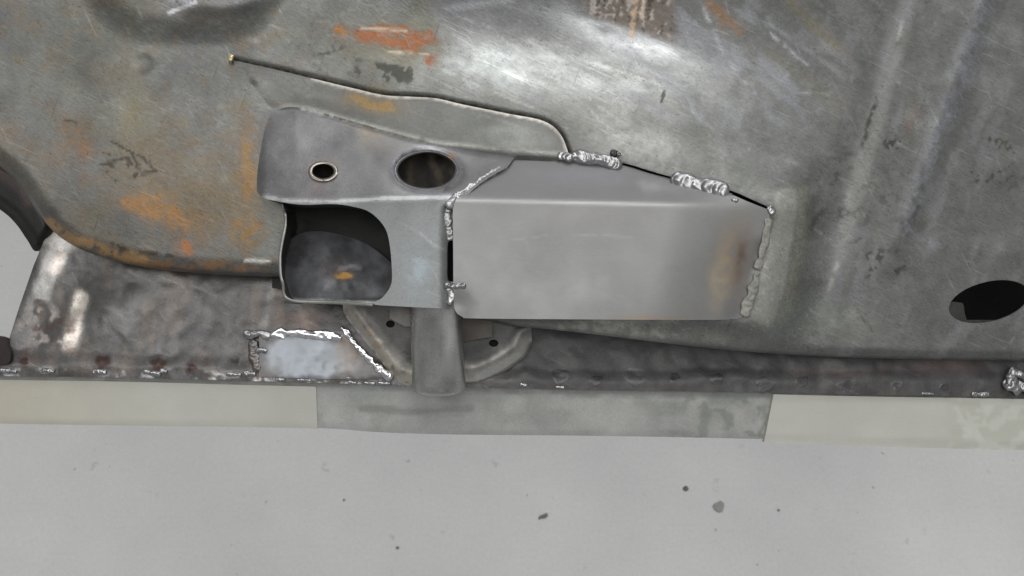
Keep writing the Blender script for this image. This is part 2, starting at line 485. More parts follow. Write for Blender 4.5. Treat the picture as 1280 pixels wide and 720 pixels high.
def pan_w(x, y):
    w = (fbm(x, y, 260, 2, 2) - 0.5) * 14 + (fbm(x, y, 70, 5, 3) - 0.5) * 3.0
    # stamped boss at the top left
    d = np.hypot((x - 235) / 118, (y + 45) / 92)
    w = w + 13 * sst(1.22, 0.70, d + 0.06 * np.sin(x / 30))
    w = w + 5 * np.exp(-(np.hypot((x - 270) / 62, (y + 4) / 20)) ** 4)
    # small dents
    for cx, cy, r, h in ((180, 80, 11, -2.2), (318, 100, 5, 1.2), (215, 130, 26, 1.6), (125, 85, 20, 1.2), (1058, 391, 10, -0.7), (985, 402, 10, 0.5)):
        w = w + h * np.exp(-(((x - cx) ** 2 + (y - cy) ** 2) / r ** 2) ** 1.6)
    # metal drawn up around the box
    d = dist(BOX_TOP[24:], x, y)
    amp = np.interp(x, [600, 700, 775, 840, 908, 963, 1010], [0, 5, 11, 27, 44, 47, 47])
    b1 = amp * np.exp(-(d / 52) ** 2)
    d2 = dist(BOX_RIGHT, x, y)
    b2 = 47 * np.exp(-(np.clip(d2 - 4, 0, 900) / 48) ** 2)
    d3 = dist([(600, 396), (930, 394)], x, y)
    b3 = np.interp(x, [560, 640, 740, 850, 930, 1000], [0, 24, 64, 60, 46, 46]) * np.exp(-(np.clip(d3 - 6, 0, 900) / 46) ** 2)
    w = w + (b1 ** 6 + b2 ** 6 + b3 ** 6 + 1e-9) ** (1 / 6.0)
    # open joint along the seam
    ds = dist(SEAM, x, y)
    w = w - 4 * np.exp(-(ds / 3.2) ** 2)
    # rising wall of the tunnel towards the top, long swage on the right
    w = w + 0.0011 * np.clip(110 - y, 0, 400) ** 2 * sst(300, 560, x) * sst(1150, 900, x)
    xl = 1135 - y * 0.28
    xr = 1236 - y * 0.35
    w = w + 2.8 * sst(-12, 16, x - xl) * sst(16, -20, x - xr) * sst(395, 330, y)
    w = w + 1.2 * np.exp(-((x - xr + 8) / 8.0) ** 2) * sst(320, 280, y)
    w = w - 1.6 * np.exp(-((x - xl + 16) / 18.0) ** 2)
    rx = sst(-4, 22, x - (xr + 4)) * sst(316, 288, y + np.clip(1175 - x, 0, 60) * 0.25)
    w = w - 3.0 * rx
    # left lobe bulges
    w = w + 10 * np.exp(-(np.hypot((x - 200) / 150, (y - 240) / 80)) ** 2)
    # rolled lower edge
    yb = on(PAN_LOW, x)
    dd = dist(PAN_LOW, x, y)
    Rr = np.where(x < 400, 22.0, 15.0)
    t = np.clip(Rr - dd, 0, Rr)
    w = w - (Rr - np.sqrt(np.maximum(Rr * Rr - t * t, 0)))
    return w

def pan_paint(x, y):
    p = Paint(x, y, (110, 111, 106), 0.45, 0.6, 0.13, 60, 11); p.crisp = True
    # broad tints
    p.mask(0.45 * sst(0.42, 0.62, fbm(x, y, 120, 31)), (112, 112, 114))
    p.mask(0.4 * sst(0.5, 0.7, fbm(x, y, 90, 37)) * sst(520, 200, x), (122, 116, 102))
    p.mask(0.65 * sst(880, 1080, x + (fbm(x, y, 70, 44) - 0.5) * 80), (108, 108, 107), 0.5, 0.5)
    p.mask(0.45 * sst(80, 10, y) * sst(500, 560, x) * sst(900, 800, x), (112, 112, 118), 0.5)
    f1 = fbm(x, y, 34, 301, 6); f2 = fbm(x, y, 48, 302, 6); f3 = fbm(x + y * 0.5, y - x * 0.3, 22, 303, 5)
    cl = 1 - np.exp(-(np.hypot((x - 760) / 230, (y - 110) / 110)) ** 4)
    p.mask(0.5 * sst(0.52, 0.70, f1) * cl, (94, 94, 92), None, None, True)
    p.mask(0.55 * sst(0.52, 0.70, f2) * cl, (134, 136, 132), None, None, True)
    p.mask(0.55 * sst(0.52, 0.66, f3) * sst(520, 330, x), (118, 106, 90), None, None, True)
    p.blob(235, 235, 110, 95, 20, (122, 108, 88), 0.62, 0.9, 40, 0.5, 0.6, 0.25)
    # ground and brushed bright zones
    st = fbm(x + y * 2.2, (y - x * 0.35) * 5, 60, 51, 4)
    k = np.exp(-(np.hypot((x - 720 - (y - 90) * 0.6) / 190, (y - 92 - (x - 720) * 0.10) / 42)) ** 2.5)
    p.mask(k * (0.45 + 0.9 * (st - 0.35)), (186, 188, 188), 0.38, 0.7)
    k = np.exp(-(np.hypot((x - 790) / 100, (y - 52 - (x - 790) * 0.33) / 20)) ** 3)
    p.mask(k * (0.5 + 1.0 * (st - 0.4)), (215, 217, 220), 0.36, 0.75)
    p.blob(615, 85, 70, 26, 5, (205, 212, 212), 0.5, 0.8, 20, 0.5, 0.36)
    p.blob(800, 182, 62, 30, 25, (190, 190, 188), 0.5, 0.9, 26, 0.3, 0.34)  # ground patch; the lamp's reflection above the weld is lightened in too
    rg = random.Random(5)
    for _ in range(34):
        cx, cy = rg.gauss(740, 85), rg.gauss(86, 26); l = rg.uniform(20, 62); a = R(rg.gauss(24, 9))
        p.line([(cx - l * math.cos(a), cy - l * math.sin(a)), (cx, cy + rg.uniform(-2, 2)), (cx + l * math.cos(a), cy + l * math.sin(a))], rg.uniform(0.9, 1.8), rg.choice([(212, 214, 214), (190, 192, 192), (136, 138, 140)]), rg.uniform(0.3, 0.6), 8, 0.42, 0.36, 0.75, rg.randint(0, 900))
    for _ in range(46):
        cx, cy = rg.uniform(880, 1280), rg.uniform(0, 420); l = rg.uniform(6, 34); a = R(rg.choice([rg.gauss(-70, 14), rg.gauss(40, 18)]))
        p.line([(cx - l * math.cos(a), cy - l * math.sin(a)), (cx + l * math.cos(a), cy + l * math.sin(a))], rg.uniform(0.9, 1.6), rg.choice([(150, 152, 154), (132, 133, 134), (76, 76, 75)]), rg.uniform(0.3, 0.7), 8, 0.42, None, None, rg.randint(0, 900))
    # pale residue swirls, and swage-edge highlights put into the colour
    sw = fbm(x + fbm(x, y, 60, 71) * 90, (y - x * 0.7) * 2.0, 46, 72, 4)
    p.mask(0.5 * sst(0.55, 0.68, sw) * np.exp(-(np.hypot((x - 920) / 170, (y - 70) / 100)) ** 4), (150, 152, 158), 0.5, 0.45)
    p.mask(0.45 * sst(0.57, 0.68, fbm((x + y * 0.3) * 2.4, y, 50, 77, 4)) * sst(960, 1060, x), (128, 128, 132), 0.55, 0.4)
    p.line([(640, 0), (560, 10)], 5, (165, 168, 172), 0.5)
    for q, c in (([(1236, -20), (1210, 60), (1178, 150), (1155, 215), (1132, 290)], 0.85), ([(1132, 288), (1150, 303), (1182, 308)], 0.6), ([(1250, -10), (1226, 60), (1195, 150)], 0.35)):
        p.line(q, 7, (150, 152, 161), c * 0.75, 9, 0.45, 0.5, 0.4)
    p.line([(1230, 10), (1200, 90), (1170, 180), (1130, 290)], 15, (138, 139, 146), 0.45, 12, 0.42)
    p.line([(1128, 28), (1116, 68)], 2.4, (170, 170, 166), 0.6, 8, 0.4)  # painted highlight on the left swage edge, the next line too
    p.line([(1047, 330), (1036, 362)], 3.2, (162, 162, 158), 0.65, 8, 0.3)
    p.line([(1040, 300), (1062, 240)], 5, (134, 134, 132), 0.6, 12, 0.3)
    p.line([(880, 10), (905, 70), (945, 120)], 3, (178, 180, 188), 0.6, 8, 0.45)
    p.line([(960, 40), (1010, 82)], 2.5, (182, 184, 190), 0.6, 8, 0.45)
    p.line([(1000, 116), (1036, 118)], 2.5, (178, 180, 182), 0.6, 8, 0.4)
    p.line([(985, 0), (1030, 45), (1060, 70)], 8, (128, 118, 88), 0.5, 16, 0.3)
    p.line([(965, 70), (1010, 100), (1045, 132)], 9, (118, 114, 92), 0.45, 16, 0.3)
    # ground-back weld zone right of the box
    p.line([(985, 250), (978, 300), (968, 350), (955, 392)], 17, (176, 176, 168), 0.85, 30, 0, 0.42, 0.45)
    p.line([(1004, 240), (1000, 300), (985, 380)], 8, (150, 150, 132), 0.55, 20)
    p.blob(790, 416, 190, 18, 5, (176, 176, 168), 0.75, 0.8, 30, 0.4)
    p.blob(1010, 400, 70, 26, 0, (136, 142, 134), 0.5, 0.9, 30, 0.5)
    # rust
    RU = (142, 112, 82); OR = (172, 106, 64)
    p.blob(492, 46, 46, 17, 10, OR, 0.88, 0.4, 14, 0.6, 0.7, 0.1)
    p.blob(427, 39, 13, 10, 0, (184, 122, 58), 0.85, 0.6, 8, 0.4, 0.7, 0.1)
    p.blob(538, 74, 12, 8, 0, (192, 104, 58), 0.95, 0.4, 6, 0.4, 0.7, 0.1)
    p.line([(452, 35), (508, 38)], 2, (208, 196, 176), 0.8, 10, 0.3)
    p.line([(485, 65), (535, 68)], 2, (205, 190, 168), 0.8, 10, 0.3)
    p.blob(500, 60, 62, 30, 6, (128, 118, 84), 0.45, 0.9, 20, 0.6, 0.6, 0.3)
    p.blob(530, 20, 24, 44, 12, (124, 122, 96), 0.45, 0.9, 20, 0.5)
    p.specks(485, 92, 55, 18, 5, (62, 62, 56), 0.56, 9, 0.9, 1.5, 81)
    p.specks(420, 75, 40, 26, 0, (74, 74, 66), 0.62, 8, 0.8, 1.3, 82)
    p.blob(85, 160, 32, 34, 0, RU, 0.6, 0.8, 20, 0.6, 0.65, 0.15)
    p.blob(104, 190, 13, 34, 4, (150, 108, 70), 0.7, 0.8, 14, 0.5, 0.65, 0.15)
    p.blob(66, 200, 30, 24, 20, (142, 116, 90), 0.55, 0.9, 18, 0.5, 0.65, 0.2)
    p.blob(10, 165, 14, 10, 20, (150, 114, 80), 0.6, 0.8, 10, 0.5, 0.65, 0.2)
    p.blob(160, 150, 40, 30, 0, (140, 132, 100), 0.45, 0.9, 18, 0.5)
    p.blob(170, 215, 60, 46, 20, (138, 124, 100), 0.5, 0.9, 26, 0.5, 0.6, 0.25)
    p.blob(210, 268, 62, 22, 24, (164, 122, 74), 0.8, 0.7, 20, 0.5, 0.65, 0.12)
    p.blob(250, 250, 60, 40, 10, (150, 126, 88), 0.5, 0.9, 26, 0.6, 0.65, 0.2)
    p.blob(308, 210, 16, 70, -6, (168, 128, 72), 0.65, 0.8, 18, 0.6, 0.65, 0.15)
    p.blob(308, 285, 24, 26, 0, (158, 122, 70), 0.75, 0.6, 14, 0.5, 0.65, 0.12)
    p.blob(230, 308, 14, 12, 0, (172, 112, 66), 0.8, 0.7, 10, 0.4, 0.65, 0.12)
    p.line([(60, 280), (84, 298), (130, 314), (180, 326)], 8, (172, 138, 94), 0.85, 10, 0.36, 0.6, 0.12)
    p.line([(180, 330), (260, 332), (340, 334)], 7, (152, 112, 74), 0.7, 12, 0.45, 0.6, 0.15)
    p.line([(140, 306), (165, 314), (200, 318), (240, 322)], 3.5, (70, 62, 54), 0.8, 12, 0.42)
    p.line([(308, 326), (336, 327)], 2.6, (230, 228, 220), 0.95, 8, 0, 0.3, 0.8)
    p.blob(465, 128, 44, 16, 8, (148, 122, 72), 0.6, 0.9, 14, 0.6, 0.6, 0.2)
    # pencil-like dark marks
    DK = (66, 60, 54)
    for q in ([(140, 177), (160, 188), (178, 197), (195, 214)], [(150, 200), (160, 196), (165, 205), (178, 214), (192, 214)], [(166, 196), (174, 207)], [(163, 222), (172, 216), (168, 224)], [(128, 192), (138, 193)], [(125, 205), (138, 206)], [(138, 222), (146, 226)], [(80, 150), (96, 153)]):
        p.line(q, 1.7, DK, 0.85, 6, 0.30)
    p.specks(160, 208, 46, 22, 0, DK, 0.63, 7, 0.7, 1.3, 91)
    p.specks(86, 152, 14, 6, 0, DK, 0.52, 6, 0.8, 1.2, 93)
    p.line([(1098, 122), (1086, 152), (1078, 186)], 3.2, (48, 48, 46), 0.95, 7, 0.46)
    p.specks(1100, 330, 44, 26, 0, (66, 66, 64), 0.60, 6, 0.9, 1.3, 94)
    p.specks(1240, 200, 50, 60, -30, (70, 70, 66), 0.64, 6, 0.8, 1.6, 95)
    p.line([(1030, 262), (1018, 276), (1012, 290)], 4, (84, 84, 82), 0.75, 8, 0.3)
    p.line([(1148, 258), (1141, 276)], 3.2, (72, 72, 70), 0.8, 6, 0.3)
    p.specks(1115, 180, 20, 10, 0, (60, 60, 56), 0.56, 6, 0.9, 1.2, 96)
    p.specks(1080, 250, 70, 100, -25, (86, 86, 84), 0.66, 7, 0.7, 1.4, 98)
    p.blob(1144, 140, 10, 30, 10, (126, 104, 94), 0.5, 0.8, 12, 0.4)
    p.line([(830, 115), (827, 127)], 2, (60, 60, 60), 0.9, 5)
    # rusty pitted stamping at the top centre
    k = sst(720, 745, x + (fbm(x, y, 12, 61) - .5) * 16) * sst(852, 832, x) * sst(26 + (x - 740) * 0.32, 16 + (x - 740) * 0.30, y)
    p.mask(0.85 * k, (112, 102, 92), 0.5, 0.4)
    p.mask(0.8 * k * sst(0.52, 0.6, fbm(x * 3.4, y * 0.9, 16, 62, 5)), (176, 166, 158), 0.45, 0.5, True)
    p.mask(0.9 * k * sst(0.58, 0.66, fbm(x * 3.0, y, 12, 63, 5)), (70, 62, 54), 0.6, 0.2, True)
    p.line([(796, -10), (790, 44)], 3, (206, 176, 146), 0.8, 8, 0.3)
    p.line([(806, -10), (802, 22)], 2.5, (206, 186, 166), 0.8, 8, 0.3)
    p.blob(908, 22, 24, 14, 40, (146, 112, 76), 0.7, 0.7, 12, 0.5, 0.6, 0.2)
    p.line([(884, 2), (905, 22), (925, 40)], 6, (146, 112, 78), 0.6, 12, 0.3, 0.6, 0.2)
    # pale bump inside the boss, its highlight painted as a bright streak
    p.blob(225, 4, 22, 10, 0, (186, 186, 196), 0.7, 0.5, 10, 0.5, 0.4)
    p.line([(212, 16), (244, 3)], 2.4, (214, 214, 218), 0.9, 6)
    p.blob(290, 6, 40, 14, -8, (134, 134, 142), 0.6, 0.7, 12, 0.5)
    p.specks(640, 140, 640, 300, 10, (150, 152, 152), 0.68, 5, 0.4, 2.0, 99)
    p.line(SEAM, 3.0, (52, 48, 44), 0.8, 14, 0.2, 0.7, 0.1)  # joint dirt and the gap's shadow, painted as one dark line
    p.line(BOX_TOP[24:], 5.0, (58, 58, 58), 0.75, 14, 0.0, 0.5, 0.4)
    return p

def slot(pts, half):
    a = [(q[0] + 1.0, q[1] - 2.5) for q in spl(pts, 4)]
    n = len(a); h = [half * math.sin(math.pi * min(1, max(0.08, i / (n - 1)) if i < n / 2 else max(0.08, 1 - i / (n - 1)))) ** 0.5 for i in range(n)]
    return [(q[0], q[1] - k) for q, k in zip(a, h)] + [(q[0], q[1] + k + 1.5) for q, k in list(zip(a, h))[::-1]]
SLOT1 = slot([(770, 205), (790, 210), (812, 217), (842, 225)], 0.8)
SLOT2 = slot([(904, 239), (920, 245), (940, 254), (962, 263)], 1.8)
pan_outline = ([(-110, -110), (1420, -110)] + [PAN_LOW_R[-1]] + PAN_LOW_R[::-1] +
               [(592, 300), (592, 196), (520, 182), (420, 166), (366, 170), (356, 230), (353, 244), (354, 262), (357, 280), (353, 300), (350, 325)] + PAN_LOW_L[::-1])
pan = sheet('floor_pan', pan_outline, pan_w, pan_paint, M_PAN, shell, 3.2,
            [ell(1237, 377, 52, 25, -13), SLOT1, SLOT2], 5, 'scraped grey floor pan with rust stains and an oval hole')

# added black plates for the shade seen through the oval hole and slots
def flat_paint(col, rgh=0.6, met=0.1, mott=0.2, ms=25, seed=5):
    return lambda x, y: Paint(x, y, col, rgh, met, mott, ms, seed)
sheet('shade_plate', [(1130, 300), (1400, 300), (1400, 440), (1130, 440)], lambda x, y: -220 + 0 * x, flat_paint((3, 3, 3), 1.0, 0.0), M_DARK, shell, 14)
sheet('shade_plate', [(740, 170), (1000, 215), (1000, 320), (740, 260)], lambda x, y: -22 + 0 * x, flat_paint((9, 9, 9), 0.9, 0.0), M_DARK, shell, 14)
sheet('hole_lip', spl([(1186, 388), (1190, 378), (1198, 378), (1204, 380), (1206, 392), (1208, 402), (1198, 404), (1190, 400)], 4, True), lambda x, y: -10 - 0.5 * (x - 1190), flat_paint((82, 82, 80), 0.5, 0.5), M_BRK, shell, 3, (), 3)

# ------------------------------------------------------------------ reinforcement sheet overlapping the pan
G_OUT = SEAM + spl([(712, 196), (690, 203), (660, 206), (640, 203), (600, 196), (540, 186), (460, 165), (400, 150), (352, 148)], 4)[1:] + [(330, 138), (312, 116), (299, 94)]
G_LEFT = [(299, 94), (312, 116), (330, 138), (352, 148)]
RIDGE = spl([(330, 150), (345, 137), (370, 133), (410, 142), (460, 156), (540, 177), (580, 182), (620, 187), (660, 190), (712, 194)], 5)
def g_w(x, y):
    e = sst(0, 5, dist(SEAM, x, y))
    d = dist(RIDGE, x, y)
    gl = dist(G_LEFT, x, y)
    base = pan_w(x, y) + 4 * np.exp(-(dist(SEAM, x, y) / 3.2) ** 2)
    return base - 0.8 * sst(20, 0, gl) + 0.2 + 5.5 * sst(5, 130, gl) * sst(286, 340, x) + e * 0.8 * sst(0, 20, gl) + 3.5 * np.exp(-(d / 12) ** 2) * sst(330, 400, x) + 5 * np.exp(-(np.hypot((x - 640) / 60, (y - 165) / 20)) ** 2)
def g_paint(x, y):
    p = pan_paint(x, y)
    p.mask(0.6 * sst(5, 60, dist(G_LEFT, x, y)), (102, 102, 100), 0.44, 0.6)
    p.blob(465, 128, 36, 14, 8, (156, 126, 74), 0.7, 0.8, 12, 0.6, 0.6, 0.2)
    p.line(SEAM, 5.0, (110, 110, 107), 1.0, 20)
    p.line(SEAM[10:], 2.4, (205, 200, 192), 0.85, 20, 0.25, 0.32, 0.8)  # lit sheet edge: the highlight is put into the colour
    p.line(RIDGE, 3.0, (176, 176, 172), 0.5, 16, 0.25, 0.36, 0.7)  # ridge highlight, painted as a pale line
    p.line([(400, 92), (470, 108), (530, 116)], 5, (132, 108, 80), 0.5, 16, 0.4)
    p.blob(640, 168, 60, 16, 6, (148, 152, 149), 0.5, 0.8, 20, 0.4)
    p.blob(590, 150, 16, 18, 0, (100, 104, 98), 0.5, 0.9, 20, 0.4)
    p.blob(318, 101, 5, 4, 0, (84, 84, 80), 0.8, 0.5)
    return p
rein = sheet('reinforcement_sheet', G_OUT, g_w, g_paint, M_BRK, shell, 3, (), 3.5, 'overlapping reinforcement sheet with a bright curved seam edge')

# ------------------------------------------------------------------ crossmember bracket with notch and holes
FOLD_Y = 247.0
BR_OUT = (spl([(331, 248), (324, 243), (321, 234), (323, 205), (330, 165), (337, 146), (348, 137), (370, 134), (410, 143), (460, 157), (540, 178), (600, 188), (644, 196)], 5)
          + spl([(634, 209), (604, 227), (582, 246), (570, 260), (569, 280), (568, 299), (560, 303), (559, 330), (560, 350), (569, 354), (569, 372), (562, 386)], 5)
          + spl([(540, 385), (500, 383), (466, 380), (478, 372), (488, 358), (490, 342), (487, 305), (480, 283), (462, 265), (440, 258), (415, 255), (380, 256), (354, 253), (334, 249)], 5))
def br_w(x, y):
    top = on([(300, 134), (322, 134), (345, 134), (370, 134), (410, 143), (460, 157), (540, 178), (600, 188), (660, 197)], x)
    up = 72 - 60 * (FOLD_Y - y) / (FOLD_Y - top)
    lo = 72 + (y - FOLD_Y) * 0.09
    k = 5.0
    w = -k * np.log(np.exp(-np.clip(up, -200, 200) / k) + np.exp(-np.clip(lo, -200, 200) / k))
    w = np.minimum(w, 200)
    # blends down to the pan on its left end and along the ridge
    w = w * (0.90 + 0.10 * sst(318, 332, x))
    w = w - 3 * sst(7, 0, y - top)
    # flared rims of the two holes
    d = np.hypot((x - 533) / 37, (y - 213) / 23)
    w = w - 9 * np.exp(-np.clip(d - 1, 0, 9) * 6)
    w = w + (fbm(x, y, 60, 8, 2) - 0.5) * 4
    # lower face turns in along the weld and bulges at the tube
    w = w - 8 * np.exp(-((x - 566) / 10) ** 2) * sst(250, 262, y)
    return w
def br_paint(x, y):
    p = Paint(x, y, (118, 118, 119), 0.40, 0.64, 0.24, 40, 15); p.crisp = True
    p.mask(sst(244, 256, y) * 0.75, (120, 122, 122), 0.48, 0.5)
    p.blob(520, 330, 26, 46, 0, (146, 160, 167), 0.7, 0.8, 20, 0.4, 0.45, 0.3)
    p.blob(470, 160, 40, 22, 14, (136, 122, 96), 0.5, 0.9, 18, 0.5)
    p.blob(398, 238, 14, 12, 0, (148, 116, 112), 0.55, 0.9, 8, 0.4)
    p.blob(404, 214, 26, 17, 0, (140, 128, 120), 0.5, 0.6, 10, 0.3)
    p.line([(330, 246), (360, 251), (420, 252), (480, 248), (530, 247), (562, 246)], 3.0, (205, 206, 208), 0.75, 20, 0.2, 0.3, 0.8)  # highlight along the rounded fold, painted in
    p.line(ell(533, 213, 42, 27) + ell(533, 213, 42, 27)[:1], 3.5, (180, 180, 188), 0.6, 14, 0.25, 0.32)
    p.blob(562, 196, 8, 6, 40, (176, 128, 84), 0.8, 0.6, 6, 0.4)
    p.blob(620, 204, 16, 5, -20, (120, 90, 78), 0.6, 0.7, 8, 0.4)
    p.line([(346, 140), (372, 135), (412, 144), (462, 158), (545, 180)], 3.0, (176, 176, 172), 0.55, 14, 0.35)  # painted highlight where the bracket meets the ridge
    p.line([(325, 165), (322, 190)], 3, (196, 194, 188), 0.5, 8, 0.4)  # highlight on the left rim, put in as colour
    p.blob(360, 200, 40, 46, 0, (140, 140, 143), 0.55, 0.9, 20, 0.6, 0.36)
    p.line([(524, 290), (540, 305), (556, 312)], 1.6, (176, 174, 168), 0.5, 10)
    p.line([(330, 140), (334, 158)], 3, (150, 116, 104), 0.6, 6, 0.3)
    return p
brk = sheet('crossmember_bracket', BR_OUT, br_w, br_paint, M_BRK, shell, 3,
            [ell(404, 214, 15, 10), ell(533, 213, 36.5, 22.5, -3, 56)], 4, 'grey pressed bracket with two holes and a large cut-out')
revolve('nut_collar', [(19, -1), (18.5, 2.5), (16.5, 3.5), (14, 2.5), (13, -4), (13, -22)], 404, 214, br_w, brk, M_BRK, (160, 154, 146), 0.3, 0.8, 1, 0.68)
revolve('hole_rim', [(39, 0.2), (38.4, 0.9), (37, 0.6), (36, -3), (35.5, -16)], 533, 213, br_w, brk, M_BRK, (150, 150, 154), 0.34, 0.75, 1, 0.615, 56)

# inside of the crossmember, seen through the cut-out and the holes
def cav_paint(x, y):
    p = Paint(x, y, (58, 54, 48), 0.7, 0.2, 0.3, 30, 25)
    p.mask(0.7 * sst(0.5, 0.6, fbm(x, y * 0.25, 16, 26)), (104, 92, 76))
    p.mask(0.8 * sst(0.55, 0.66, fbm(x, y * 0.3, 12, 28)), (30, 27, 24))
    p.mask(sst(238, 252, y), (44, 43, 42))  # shade of the cavity behind the cut-out, darkened in the colour
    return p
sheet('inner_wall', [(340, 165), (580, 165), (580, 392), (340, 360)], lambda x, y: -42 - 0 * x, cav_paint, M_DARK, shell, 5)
def dome_paint(x, y):
    p = Paint(x, y, (98, 99, 102), 0.46, 0.55, 0.3, 16, 27); p.crisp = True
    p.mask(0.6 * sst(0.5, 0.65, fbm(x, y, 18, 330, 5)), (70, 70, 72), None, None, True)
    p.blob(428, 344, 12, 6, 4, (206, 160, 84), 0.95, 0.35, 6, 0.25, 0.6, 0.05)
    p.blob(424, 338, 20, 12, 4, (98, 76, 70), 0.5, 0.8, 8, 0.4, 0.6, 0.2)
    p.line([(426, 336), (440, 333), (450, 334)], 3.2, (140, 140, 142), 0.8, 6)
    p.line([(357, 373), (375, 376), (420, 377), (465, 379), (500, 382)], 2.6, (200, 200, 198), 0.9, 10, 0.2, 0.35, 0.8)
    return p
DOME = spl([(356, 378), (354, 330), (360, 304), (376, 292), (400, 289), (432, 295), (460, 306), (490, 330), (505, 352), (512, 384)], 5) + spl([(500, 382), (465, 380), (420, 378), (375, 380), (362, 380)], 4)
sheet('inner_gusset', DOME, lambda x, y: -22 + (y - 290) * 0.50 + 22 * np.exp(-((x - 400) / 48) ** 2) + 3 * sst(372, 378, y) + (fbm(x, y, 30, 3) - .5) * 5, dome_paint, M_BRK, shell, 3, (), 3, 'dark cupped plate inside the cut-out with an orange rust spot')

LEFT_RIM = spl([(353, 254), (356, 266), (357, 280), (353, 300), (350, 322), (351, 344), (354, 356), (355, 368), (361, 374), (376, 377), (420, 378), (466, 381)], 5)
RIGHT_RIM = spl([(466, 381), (478, 373), (488, 358), (490, 342), (487, 305), (480, 283), (462, 265), (440, 258), (415, 255), (380, 256), (353, 254)], 5)
def rim_w(q):
    return 40.0 + 24 * float(sst(350, 372, np.array([q[1]]))[0]) + 22 * float(sst(400, 470, np.array([q[0]]))[0]) if q[1] > 262 and q[0] < 470 else float(br_w(np.array([q[0]]), np.array([q[1]]))[0])
def rod(name, pts, rad, parent, mat, col, rgh, met):
    q = np.array(pts, float); n = len(q); K = 8
    tan = np.gradient(q, axis=0); tan /= np.linalg.norm(tan, axis=1)[:, None]
    V = []; F = []
    for i in range(n):
        sd = np.cross(tan[i], (0, 0, 1.0)); sd /= np.linalg.norm(sd); nn = np.cross(sd, tan[i])
        r = rad * (0.75 + 0.5 * vn(np.array([i * 2.0]), np.array([0.0]), 5, 4)[0])
        for k in range(K):
            a = 2 * math.pi * k / K
            V.append(q[i] + sd * math.cos(a) * r + nn * math.sin(a) * r)
    for i in range(n - 1):
        for k in range(K): F.append((i * K + k, i * K + (k + 1) % K, (i + 1) * K + (k + 1) % K, (i + 1) * K + k))
    V = np.array(V)
    return mesh_from(name, P(V[:, 0], V[:, 1], V[:, 2]), F, mat, parent, np.tile(lin(col), (len(V), 1)), np.full(len(V), rgh), np.full(len(V), met))
def ribbon(name, path, depth):
    V = []; F = []
    for q in path:
        w1 = (rim_w(q) if name == 'cutout_wall' else float(br_w(np.array([q[0]]), np.array([q[1]]))[0])) - 2
        a = P(np.array([q[0]]), np.array([q[1]]), np.array([w1]))[0]
        V += [a, a + np.array([0, 0, -depth * S])]
    for i in range(len(path) - 1): F.append((2 * i, 2 * i + 1, 2 * i + 3, 2 * i + 2))
    n = len(V)
    return mesh_from(name, V, F, M_DARK, brk, np.tile(lin((62, 60, 58)), (n, 1)), np.full(n, 0.55), np.full(n, 0.3))
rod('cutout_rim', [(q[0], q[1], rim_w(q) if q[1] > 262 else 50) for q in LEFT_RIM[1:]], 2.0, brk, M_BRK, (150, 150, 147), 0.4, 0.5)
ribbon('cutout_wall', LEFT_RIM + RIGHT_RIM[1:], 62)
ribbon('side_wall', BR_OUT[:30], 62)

# ------------------------------------------------------------------ welded repair plate (folded box end)
RP_OUT = BOX_TOP + BOX_RIGHT[1:] + spl([(930, 395), (915, 399), (860, 400), (700, 399), (592, 398), (578, 396), (569, 388), (567, 372), (566.5, 320), (566, 256)], 5)[1:-1]
def rp_w(x, y):
    yf = 250 + (x - 566) * 0.021
    up = 74 - (yf - y) * 1.22
    lo = 74 + (y - yf) * 0.10
    k = 3.4
    w = -k * np.log(np.exp(-np.clip(up, -150, 150) / k) + np.exp(-np.clip(lo, -150, 150) / k))
    s = sst(836, 1010, x + (y - 262) * 0.24)
    w = w * (1 - s) + np.minimum(w, 58) * s
    w = w - 6 * np.exp(-(np.hypot((x - 926) / 24, (y - 338) / 40)) ** 2)
    w = w - 3 * np.exp(-(dist([(950, 312), (938, 350), (922, 394)], x, y) / 11) ** 2)
    w = w - 7 * np.exp(-(np.hypot((x - 572) / 18, (y - 384) / 18)) ** 2)
    w = w + (fbm(x, y, 160, 9, 2) - 0.5) * 2.4
    return w
def rp_paint(x, y):
    p = Paint(x, y, (131, 131, 130), 0.50, 0.40, 0.025, 80, 16)
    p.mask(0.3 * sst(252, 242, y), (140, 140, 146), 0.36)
    p.mask(0.12 * sst(0.45, 0.65, fbm(x, y, 90, 201, 5)), (152, 152, 150), 0.40)
    p.line([(640, 300), (700, 292), (790, 296)], 1.2, (164, 164, 164), 0.25, 10, 0.4)
    p.line([(700, 360), (760, 340), (860, 336)], 1.2, (122, 122, 122), 0.25, 10, 0.4)
    p.line([(600, 275), (616, 330)], 1.2, (126, 126, 126), 0.25, 10, 0.4)
    p.blob(916, 324, 22, 48, 12, (150, 128, 102), 0.8, 1.3, 30, 0.15, 0.5, 0.3)
    p.blob(925, 326, 9, 30, 10, (78, 58, 48), 0.9, 1.3, 20, 0.12, 0.5, 0.3)
    p.blob(900, 345, 14, 46, 10, (186, 172, 146), 0.5, 1.0, 20, 0.2)
    p.blob(812, 398, 46, 4, 0, (140, 116, 84), 0.7, 0.9, 10, 0.3)
    p.blob(592, 372, 22, 20, 0, (150, 150, 150), 0.6, 0.9, 14, 0.3)
    p.blob(940, 350, 14, 46, 12, (140, 140, 138), 0.5, 0.9, 14, 0.4)
    p.blob(730, 222, 70, 12, 0, (150, 150, 158), 0.4, 0.9, 20, 0.4)
    p.blob(815, 232, 34, 8, 12, (176, 174, 178), 0.5, 0.9, 14, 0.5)
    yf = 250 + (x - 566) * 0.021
    p.mask(0.3 * np.exp(-((y - yf) / 2.2) ** 2) * sst(880, 800, x), (225, 225, 226), 0.28, 0.8)  # painted highlight along the plate's fold
    return p
plate = sheet('repair_plate', RP_OUT, rp_w, rp_paint, M_NEW, shell, 3, (), 5, 'clean new folded steel plate tacked in with shiny welds')

